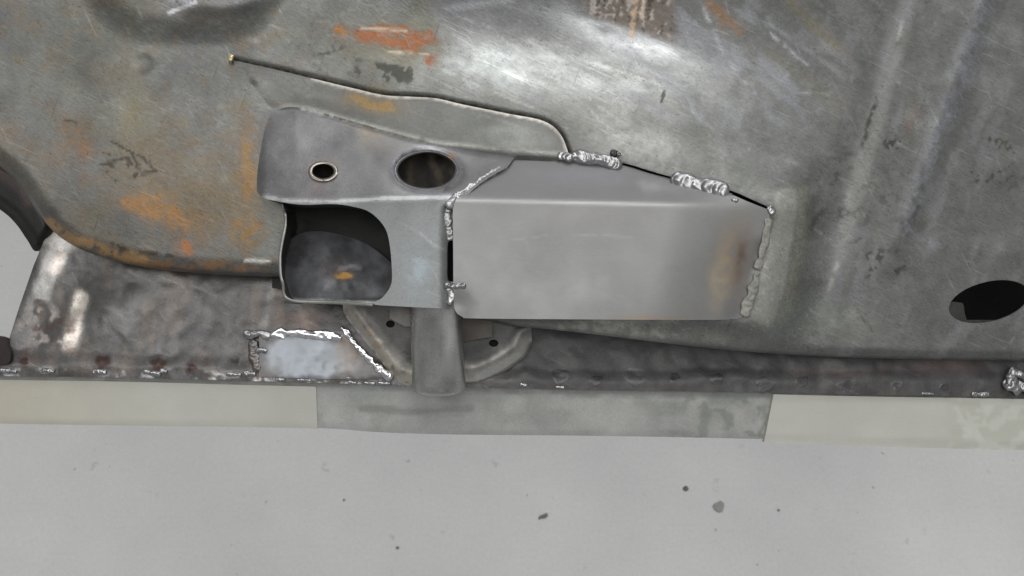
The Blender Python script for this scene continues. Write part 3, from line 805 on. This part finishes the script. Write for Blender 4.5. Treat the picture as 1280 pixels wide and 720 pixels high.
def rpp(x, y, dw=1.0):
    a = np.array([float(x)]); b = np.array([float(y)])
    return (x, y, float(rp_w(a, b)[0]) + dw)
SH = (158, 158, 160)
bead('weld_bead', [rpp(561, 256), rpp(566, 250, -2), rpp(573, 243, 0)], 5.5, plate, (170, 170, 172), 0.28, 0.9, 1)
bead('weld_bead', [(572, 246, 67), (590, 234, 55), (606, 222, 42)], 5.0, plate, (192, 192, 194), 0.24, 0.95, 2, 8)
bead('weld_bead', [(609, 220, 40), (622, 213, 31), (631, 208, 25)], 4.6, plate, (178, 178, 176), 0.3, 0.9, 3, 8)
bead('weld_bead', [(701, 195, 13), (707, 195, 14), (712, 197, 16)], 7.4, plate, SH, 0.16, 1, 4, 7, 0.5)
bead('weld_bead', [(718, 195, 14), (735, 198, 17), (752, 200, 18), (772, 207, 20)], 8.4, plate, SH, 0.18, 1, 5, 9, 0.5)
bead('weld_bead', [(845, 224, 38), (860, 229, 42), (882, 234, 48), (904, 240, 54)], 10.5, plate, (164, 164, 166), 0.2, 1, 6, 11, 0.5)
bead('weld_bead', [(908, 241, 52), (913, 245, 54)], 3.0, plate, (90, 90, 92), 0.3, 0.9, 7)
bead('weld_bead', [(962, 260, 60), (966, 266, 60)], 4.6, plate, SH, 0.16, 1, 8, 6, 0.5)
bead('weld_bead', [(560, 262, 66), (559, 276, 70), (561, 290, 70), (561, 297, 70)], 6.0, plate, (166, 166, 166), 0.26, 0.9, 9, 10)
bead('weld_bead', [(555, 356, 78), (566, 358, 82), (580, 357, 84)], 4.2, plate, SH, 0.15, 1, 10, 8, 0.5)
bead('weld_bead', [(562, 361, 78), (565, 370, 80), (562, 378, 80)], 4.6, plate, (188, 188, 188), 0.22, 0.95, 11, 8, 0.5)
bead('weld_bead', [(961, 276, 62), (957, 300, 63), (952, 318, 63), (947, 334, 63)], 4.6, plate, (136, 136, 130), 0.42, 0.45, 12, 12, 0.9, 0.22)
bead('weld_bead', [(946, 345, 63), (940, 368, 63), (931, 392, 63)], 5.6, plate, (136, 136, 130), 0.42, 0.45, 13, 12, 0.9, 0.22)
bead('weld_bead', [rpp(916, 249, 1), rpp(921, 251, 1)], 2.6, plate, SH, 0.14, 1, 14, 6)
bead('weld_spatter', [(766, 191, 18), (769, 192, 19)], 5.0, plate, (70, 70, 72), 0.2, 0.95, 15, 12, 0.2, 0.9)
bead('weld_spatter', [(772, 192, 20), (774, 193, 20)], 3.0, plate, (120, 120, 122), 0.14, 0.95, 16, 12, 0.2, 0.9)
bead('weld_spatter', [(289, 70, 6), (288, 75, 6)], 3.4, rein, (222, 206, 160), 0.3, 0.7, 17, 12, 0.3, 0.9)

# ------------------------------------------------------------------ sill: inner wall, flange, outer face, tape
FL_LOW = spl([(-110, 469), (0, 470), (150, 472), (300, 476), (420, 479), (500, 482), (700, 487), (830, 489), (960, 491), (1100, 494), (1280, 497), (1420, 499)], 5)
SILL_OUT = ([(90, 250), (62, 284), (42, 332), (24, 384), (9, 431), (2, 446), (-20, 452), (-110, 456)] + FL_LOW +
            [(1420, 400), (1100, 400), (700, 365), (560, 350), (440, 320), (340, 300), (200, 290)])
def sill_w(x, y):
    b = on(FL_LOW, x)
    h = b - y + (fbm(x, y, 60, 77, 3) - 0.5) * 14
    w = -36 - 6 * sst(12, 30, h) - np.clip(h - 24, 0, 300) * 0.20
    w = w + 5 * np.sin(x / 23.0 + y * 0.02) * sst(40, 90, h) * sst(330, 60, x)
    w = w - 0.02 * np.clip(96 - x - (470 - y) * 0.0, 0, 200) ** 1.6 * sst(20, 60, h)
    w = w + (fbm(x, y, 50, 12, 3) - 0.5) * 7 * sst(10, 40, h) + (fbm(x, y, 16, 13, 2) - 0.5) * 2.4
    return w
def sill_paint(x, y):
    p = Paint(x, y, (100, 99, 98), 0.42, 0.62, 0.16, 36, 17); p.crisp = True
    p.mask(0.8 * sst(600, 680, x), (84, 84, 85), 0.55, 0.4)
    p.mask(0.5 * sst(0.52, 0.62, fbm(x, y, 30, 18)) * sst(600, 700, x), (72, 70, 72), 0.55)
    p.mask(0.3 * sst(0.5, 0.62, fbm(x * 2.4, y * 0.6, 40, 19)) * sst(420, 380, x), (134, 120, 110))
    p.line([(80, 300), (60, 345), (36, 400), (26, 428)], 15, (188, 186, 184), 0.85, 26, 0.3, 0.35, 0.7)  # painted highlight streaks on the shiny left wall, next two lines too
    p.line([(100, 372), (94, 400), (86, 432)], 10, (232, 224, 214), 0.95, 18, 0.2, 0.26, 0.85)
    p.line([(76, 318), (70, 338)], 7, (225, 216, 208), 0.85, 10, 0.2, 0.28, 0.8)
    p.specks(60, 410, 50, 34, 20, (210, 200, 194), 0.58, 12, 0.7, 1, 33)
    p.specks(60, 425, 60, 40, 0, (110, 80, 72), 0.58, 14, 0.6, 1, 34)
    p.line([(342, 350), (330, 408)], 5, (150, 150, 148), 0.5, 10, 0.2)
    p.line([(205, 410), (198, 440)], 4, (156, 154, 152), 0.4, 10, 0.3)
    p.blob(370, 400, 40, 14, 0, (122, 92, 82), 0.6, 0.9, 16, 0.5)
    p.blob(255, 425, 30, 18, 0, (86, 86, 90), 0.6, 0.7, 14, 0.5)
    p.blob(1050, 468, 60, 8, 0, (116, 96, 92), 0.4, 0.9, 16, 0.5)
    p.blob(1180, 458, 50, 10, 0, (112, 88, 82), 0.5, 0.9, 16, 0.5)
    b = on(FL_LOW, x)
    k = sst(14, 6, b - y)
    p.mask(0.5 * k * sst(0.45, 0.6, fbm(x, y * 2, 24, 35)), (84, 78, 74), 0.5)
    p.mask(0.8 * k * sst(0.56, 0.64, fbm(x, y * 2, 14, 36)) * sst(520, 480, x), (196, 194, 194), 0.25, 0.9)
    p.blob(0, 440, 16, 14, 0, (62, 42, 40), 0.9, 0.6, 8, 0.4, 0.6, 0.1)
    return p
sill = sheet('sill', SILL_OUT, sill_w, sill_paint, M_SILL, shell, 3.2, (), 5, 'dull steel sill with a spot-welded flange edge')

ST_LOW = spl([(-110, 526), (0, 529), (200, 532), (396, 535), (470, 540), (560, 543), (760, 545), (960, 549), (1150, 555), (1420, 562)], 4)
ST_OUT = [(q[0], q[1] - 8) for q in FL_LOW] + ST_LOW[::-1]
def st_w(x, y):
    t = (y - on(FL_LOW, x)) / 58.0
    d = on(ST_LOW, x) - y
    return -44 - 8 * t - 1.5 * sst(4, 0, d) + 5 * sst(0.12, -0.05, t) + (fbm(x, y, 90, 41, 2) - 0.5) * 3
def st_paint(x, y):
    p = Paint(x, y, (172, 173, 170), 0.5, 0.05, 0.11, 40, 19); p.crisp = True
    p.mask(0.6 * sst(0.5, 0.66, fbm(x, y, 26, 312, 5)), (156, 158, 154), None, None, True)
    p.mask(0.6 * sst(0.5, 0.64, fbm(x, y * 3, 50, 42)) * sst(780, 860, x), (138, 141, 137))
    p.mask(0.75 * sst(0.46, 0.6, fbm(x, y, 16, 43, 5)) * sst(760, 880, x), (132, 136, 131), None, None, True)
    p.line([(450, 511), (520, 514), (590, 512)], 5, (132, 133, 130), 0.75, 20)
    p.blob(470, 492, 30, 6, 0, (140, 150, 146), 0.5, 0.9, 12, 0.4)
    t = y - on(FL_LOW, x)
    p.mask(0.7 * sst(9, 3, t + (fbm(x, y, 20, 46) - .5) * 6), (128, 130, 126), 0.45, 0.3)
    return p
outer = sheet('sill_outer_face', ST_OUT, st_w, st_paint, M_PAINT, shell, 5, (), 22, 'worn grey-green painted outer face of the sill')

def tape_paint(c, warm):
    def f(x, y):
        p = Paint(x, y, c, 0.6, 0.0, 0.02, 50, 23)
        if warm:
            p.mask(0.5 * sst(260, 0, x), (188, 180, 162))
        else:
            p.mask(0.8 * sst(0.5, 0.58, fbm(x + y, y * 1.4 - x * 0.6, 16, 47)) * sst(1170, 1220, x), (224, 225, 218))
            p.mask(0.5 * sst(1170, 1220, x), (180, 183, 170))
        return p
    return f
TL = [(-110, 478)] + [(x, float(on(FL_LOW, x)) + 5) for x in range(0, 396, 30)] + [(395, 484), (397, 536)] + [(x, float(on(ST_LOW, x)) + 0.5) for x in range(390, -110, -30)]
sheet('masking_tape', TL, lambda x, y: st_w(x, y) + 1.8 + 1.2 * (fbm(x, y, 26, 310, 3) - 0.5), tape_paint((194, 194, 186), True), M_TAPE, outer, 5, (), 1.4, 'cream tape on the left end of the sill face')
TR = [(967, 493)] + [(x, float(on(FL_LOW, x)) + 2) for x in range(990, 1400, 30)] + [(1420, 504), (1420, 567)] + [(x, float(on(ST_LOW, x)) + 4.5) for x in range(1400, 970, -30)] + [(955, 553)]
sheet('masking_tape', TR, lambda x, y: st_w(x, y) + 9 + 2 * np.sin(x / 60) + 1.5 * (fbm(x, y, 26, 311, 3) - 0.5), tape_paint((196, 195, 187), False), M_TAPE, outer, 5, (), 10, 'cream tape with a slanted end on the right of the sill face')

# spot welds along the flange
def sw(x, y): return sill_w(np.array([float(x)]), np.array([float(y)]))[0]
for i, (x, y, r, c) in enumerate(((128, 452, 16, 0), (198, 455, 15, 0), (240, 460, 9, 1), (293, 449, 10, 2), (30, 452, 9, 1), (795, 471, 14, 3), (843, 472, 7, 3), (896, 474, 9, 3), (957, 481, 12, 3), (1003, 477, 8, 3), (1060, 482, 13, 3), (1122, 482, 8, 3), (1180, 484, 6, 3), (700, 470, 11, 3), (745, 476, 8, 3))):
    loc = sill_paint(np.array([float(x)]), np.array([float(y)])).c[0]
    ring = [(98, 94, 93), (88, 76, 72), (98, 97, 96), (86, 85, 87)][c]
    core = [(70, 54, 50), (78, 60, 56), (74, 74, 74), (76, 75, 78)][c]
    co = lin(core); ri = lin(ring)
    revolve('spot_weld', [(r, 0.2), (r * 0.88, 0.35), (r * 0.7, 0.4), (r * 0.5, 0.35), (r * 0.25, 0.3), (0.5, 0.3)], x, y, lambda a, b: sw(a, b), sill, M_SILL, ring, 0.4, 0.6, 1.0, 0.85, 24, 0, None, [loc, loc, 0.6 * loc + 0.4 * co, co, co, 0.6 * co + 0.4 * ri], 0.12)

# welded repair patch on the sill
def pt_paint(x, y):
    p = Paint(x, y, (104, 102, 102), 0.42, 0.5, 0.14, 20, 29)
    p.blob(385, 449, 58, 24, 2, (150, 156, 163), 1.6, 0.25, 12, 0.22, 0.38, 0.4)
    p.blob(438, 440, 16, 26, 30, (136, 118, 100), 0.7, 0.8, 12, 0.5)
    p.blob(345, 455, 12, 10, 0, (130, 130, 130), 0.6, 0.8, 8, 0.6)
    p.blob(427, 461, 5, 5, 0, (150, 152, 154), 0.8, 0.5)
    return p
patch = sheet('sill_patch', [(324, 416), (428, 414), (450, 432), (486, 474), (400, 474), (324, 471)], lambda x, y: sill_w(x, y) * 0 - 31.5 - np.clip(470 - y, 0, 100) * 0.15 + 3 * (fbm(x, y, 24, 321, 3) - 0.5), pt_paint, M_NEW, shell, 3, (), 4, 'pale bluish patch welded into the sill beside the jacking tube')
bead('weld_bead', [(308, 419, -42), (322, 417, -40), (334, 420, -39)], 6.0, patch, SH, 0.16, 1, 21, 12, 0.9, 0.35)
bead('weld_bead', [(340, 420, -39), (365, 416, -39), (395, 419, -38), (424, 422, -38)], 5.8, patch, (226, 226, 230), 0.1, 1.1, 22, 26, 0.9, 0.3)
bead('weld_bead', [(316, 428, -40), (318, 445, -38), (322, 462, -35)], 6.0, patch, (120, 116, 114), 0.25, 0.9, 23, 9, 0.5, 0.5)
bead('weld_bead', [(428, 410, -37), (444, 430, -34), (462, 450, -32), (476, 462, -31)], 3.6, patch, (220, 220, 222), 0.1, 1.1, 24, 26, 0.9, 0.45)
bead('weld_bead', [(472, 460, -31), (482, 468, -30), (487, 472, -30)], 5.0, patch, (222, 222, 226), 0.14, 1, 25, 7, 0.5, 0.6)
bead('weld_bead', [(320, 440, -37), (326, 437, -36), (332, 439, -36)], 3.2, patch, SH, 0.15, 1, 26, 6, 0.5)
# bright spatter along the flange edge
for i, (x, y, l, r) in enumerate(((6, 463, 10, 3.4), (14, 464, 10, 3.0), (60, 463, 12, 3.4), (124, 465, 14, 3.4), (183, 465, 6, 2.8), (194, 467, 10, 3.0), (204, 464, 6, 3.0), (292, 468, 16, 2.6), (312, 467, 12, 3.0), (350, 474, 10, 2.2), (380, 475, 16, 2.0), (436, 472, 10, 3.2), (440, 478, 8, 2.4), (462, 479, 12, 2.4), (480, 479, 14, 2.6), (655, 481, 8, 2.2), (700, 484, 10, 1.8), (1226, 493, 20, 3.4), (1160, 492, 14, 1.8))):
    w = sw(x, y) + 2
    bead('weld_spatter', [(x - l / 2, y - 0.3, w), (x + l / 2, y + 0.6, w)], r, sill, SH, 0.14, 1, 50 + i, 7, 0.5, 0.6)
for i, (a, b) in enumerate((((1266, 464), (1290, 474)), ((1258, 478), (1272, 488)), ((1272, 482), (1300, 490)), ((1262, 470), (1268, 484)))):
    bead('weld_bead', [(a[0], a[1], -30), ((a[0] + b[0]) / 2, (a[1] + b[1]) / 2 - 1, -26), (b[0], b[1], -28)], 7.5, sill, SH, 0.18, 1, 80 + i, 8, 0.6)

# ------------------------------------------------------------------ jacking tube and its gussets
GL = spl([(428, 360), (429, 388), (434, 398), (446, 414), (466, 439), (486, 464), (497, 474), (512, 480)], 5) + [(530, 482), (530, 360)]
GL_E = GL[5:36]
def gl_w(x, y):
    d = dist(GL_E, x, y)
    return -16 + 3 * np.exp(-((d - 12) / 8) ** 2) - 7 * sst(8, 0, d) - np.clip(y - 380, 0, 200) * 0.12
def gl_paint(x, y):
    p = Paint(x, y, (104, 103, 101), 0.45, 0.55, 0.24, 20, 55); p.crisp = True
    p.line(GL_E, 15, (198, 192, 180), 0.85, 14, 0.0, 0.38, 0.55)  # pale lip: its highlight is put into the colour
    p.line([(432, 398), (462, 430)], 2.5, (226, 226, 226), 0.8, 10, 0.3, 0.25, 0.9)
    p.line([(460, 412), (474, 434)], 3, (168, 140, 110), 0.6, 8, 0.3)
    p.specks(500, 450, 24, 22, 0, (70, 70, 70), 0.56, 10, 0.6)
    return p
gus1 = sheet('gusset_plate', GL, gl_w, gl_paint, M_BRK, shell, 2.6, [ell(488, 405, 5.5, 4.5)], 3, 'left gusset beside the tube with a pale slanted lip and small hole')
GR = [(560, 370), (640, 370), (664, 405), (665, 430)] + spl([(664, 432), (656, 447), (632, 464), (604, 477), (588, 480), (572, 480)], 5)
GR_E = GR[3:]
def gr_w(x, y):
    d = dist(GR_E, x, y)
    t = np.clip(20 - d, 0, 20)
    return -22 - (20 - np.sqrt(np.maximum(400 - t * t, 0))) * 0.8 + 2 * np.exp(-((d - 20) / 8) ** 2)
def gr_paint(x, y):
    p = Paint(x, y, (68, 68, 67), 0.42, 0.55, 0.2, 24, 56)
    p.line(GR_E[3:], 19, (190, 189, 184), 0.85, 20, 0, 0.32, 0.6)  # highlight on the rolled lip painted pale, the next line too
    p.line([(596, 470), (622, 458), (646, 443)], 3, (205, 205, 202), 0.6, 10, 0.2, 0.28, 0.8)
    return p
gus2 = sheet('gusset_plate', GR, gr_w, gr_paint, M_BRK, shell, 2.6, [ell(617, 429, 6, 4.5)], 3, 'right gusset beside the tube with a rounded shiny lip')
sheet('tab', [(487, 372), (520, 372), (520, 409), (506, 408), (487, 398)], lambda x, y: -4 + 0 * x, flat_paint((112, 110, 106), 0.45, 0.5), M_BRK, gus1, 4, (), 3)
sheet('tab', [(572, 380), (616, 380), (615, 421), (572, 428)], lambda x, y: -8 + 0 * x, flat_paint((88, 82, 76), 0.5, 0.4), M_BRK, gus2, 4, (), 3)
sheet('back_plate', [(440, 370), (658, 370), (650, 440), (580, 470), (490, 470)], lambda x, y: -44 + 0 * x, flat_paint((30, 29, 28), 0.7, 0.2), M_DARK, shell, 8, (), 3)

def tube():
    V = []; F = []; n = 40
    prof = [(376, 31.5, 46), (388, 31.5, 43), (400, 31.8, 40), (430, 32.5, 32), (460, 33.2, 22), (478, 33.4, 14), (485, 33.2, 11), (488, 32.0, 10), (489, 29.5, 10), (486, 27.5, 11), (440, 27.5, 28)]
    for i, (y, r, wc) in enumerate(prof):
        for k in range(n):
            a = 2 * math.pi * k / n
            cx = 544.5 + (y - 376) * 0.035
            dent = 1 - 0.02 * math.sin(3 * a + y * 0.05)
            sq = 1.0 / (abs(math.cos(a)) ** 2.0 + abs(math.sin(a)) ** 2.0) ** (1 / 2.0)
            V.append((cx + r * sq * dent * math.cos(a), y + 6 * math.sin(a) * (i > 5), wc + r * 0.95 * sq * math.sin(a)))
    for i in range(len(prof) - 1):
        for k in range(n):
            F.append((i * n + k, (i + 1) * n + k, (i + 1) * n + (k + 1) % n, i * n + (k + 1) % n))
    V = np.array(V)
    p = Paint(V[:, 0], V[:, 1], (176, 176, 173), 0.27, 0.8, 0.2, 20, 57)
    p.line([(562, 392), (563, 428), (566, 440)], 7, (226, 226, 222), 0.8, 12, 0.2, 0.26, 0.7)  # vertical highlight painted on the tube's right side
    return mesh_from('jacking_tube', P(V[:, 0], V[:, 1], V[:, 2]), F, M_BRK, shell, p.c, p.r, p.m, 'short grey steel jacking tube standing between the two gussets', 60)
tube()

# dark panel edge beyond the pan on the left
ARCH = spl([(-110, 90), (-40, 150), (0, 195), (30, 215), (66, 270), (66, 290), (46, 314), (34, 300), (20, 280), (0, 262), (-50, 232), (-110, 200)], 5, True)
def arch_paint(x, y):
    p = Paint(x, y, (34, 33, 32), 0.5, 0.1, 0.25, 20, 58)
    p.line([(-40, 190), (0, 214), (24, 230), (36, 250)], 8, (84, 70, 68), 0.7, 12)
    return p
sheet('inner_arch', ARCH, lambda x, y: -60 - 0.1 * (60 - x) - 14 * sst(14, 0, dist(ARCH, x, y, True)), arch_paint, M_DARK, shell, 4, (), 8, 'dark curved panel edge behind the left end of the pan')

sheet('inner_arch', spl([(-60, 420), (2, 421), (9, 432), (13, 444), (4, 456), (-60, 458)], 4, True), lambda x, y: -30 + 0 * x, flat_paint((44, 34, 32), 0.6, 0.1), M_DARK, shell, 4, (), 8)

# ------------------------------------------------------------------ crumbs lying on the workshop floor
def on_floor(px, py):
    d = VIEW + RIGHT * ((px - 640) / D) + UP * ((360 - py) / D)
    t = CAM_H / -d.z
    return CAM_LOC + d * t
def crumb(name, px, py, r, flat, col, label, seed):
    rng = random.Random(seed)
    V = []; F = []; n = 9
    for i, (rr, h) in enumerate(((1.0, 0.0), (0.95, 0.4), (0.55, 0.9), (0.12, 1.0))):
        for k in range(n):
            a = 2 * math.pi * k / n
            j = 0.7 + 0.6 * rng.random()
            V.append((r * rr * j * math.cos(a), r * rr * j * math.sin(a) * flat, 0.001 + h * r * 0.35 * j))
    for i in range(3):
        for k in range(n):
            F.append((i * n + k, i * n + (k + 1) % n, (i + 1) * n + (k + 1) % n, (i + 1) * n + k))
    F.append(tuple(3 * n + k for k in range(n))); F.append(tuple(range(n))[::-1])
    o = mesh_from(name, V, F, M_DARK, None, np.tile(lin(col), (len(V), 1)), np.full(len(V), 0.8), np.zeros(len(V)), None, 30)
    o.location = on_floor(px, py)
    o.rotation_euler = (0, 0, rng.random() * 0.5)
    o['label'] = label; o['category'] = 'dirt crumb'; o['group'] = 'crumbs on the workshop floor'
    return o
crumb('dirt_crumb', 857, 611, 0.0044, 0.8, (112, 110, 107), 'small dark crumb on the floor, upper of the pair at right', 1)
crumb('dirt_crumb', 898, 633, 0.0075, 1.0, (160, 158, 153), 'largest pale brown crumb on the floor, right of centre', 2)
crumb('dirt_crumb', 679, 646, 0.0080, 0.35, (132, 130, 128), 'flat oblong grey crumb at the bottom centre of the floor', 3)
crumb('dirt_crumb', 430, 625, 0.0018, 1.0, (128, 126, 124), 'tiny dark crumb on the floor left of centre, below the tape end', 4)
crumb('dirt_crumb', 497, 685, 0.0022, 0.9, (128, 126, 124), 'tiny dark crumb nearest the bottom edge, left of the oblong one', 5)
crumb('dirt_crumb', 973, 638, 0.0020, 0.9, (140, 138, 134), 'tiny grey crumb on the floor, rightmost of all', 6)
print('objects', len(bpy.data.objects), 'tris', sum(len(o.data.polygons) for o in bpy.data.objects if o.type == 'MESH'))
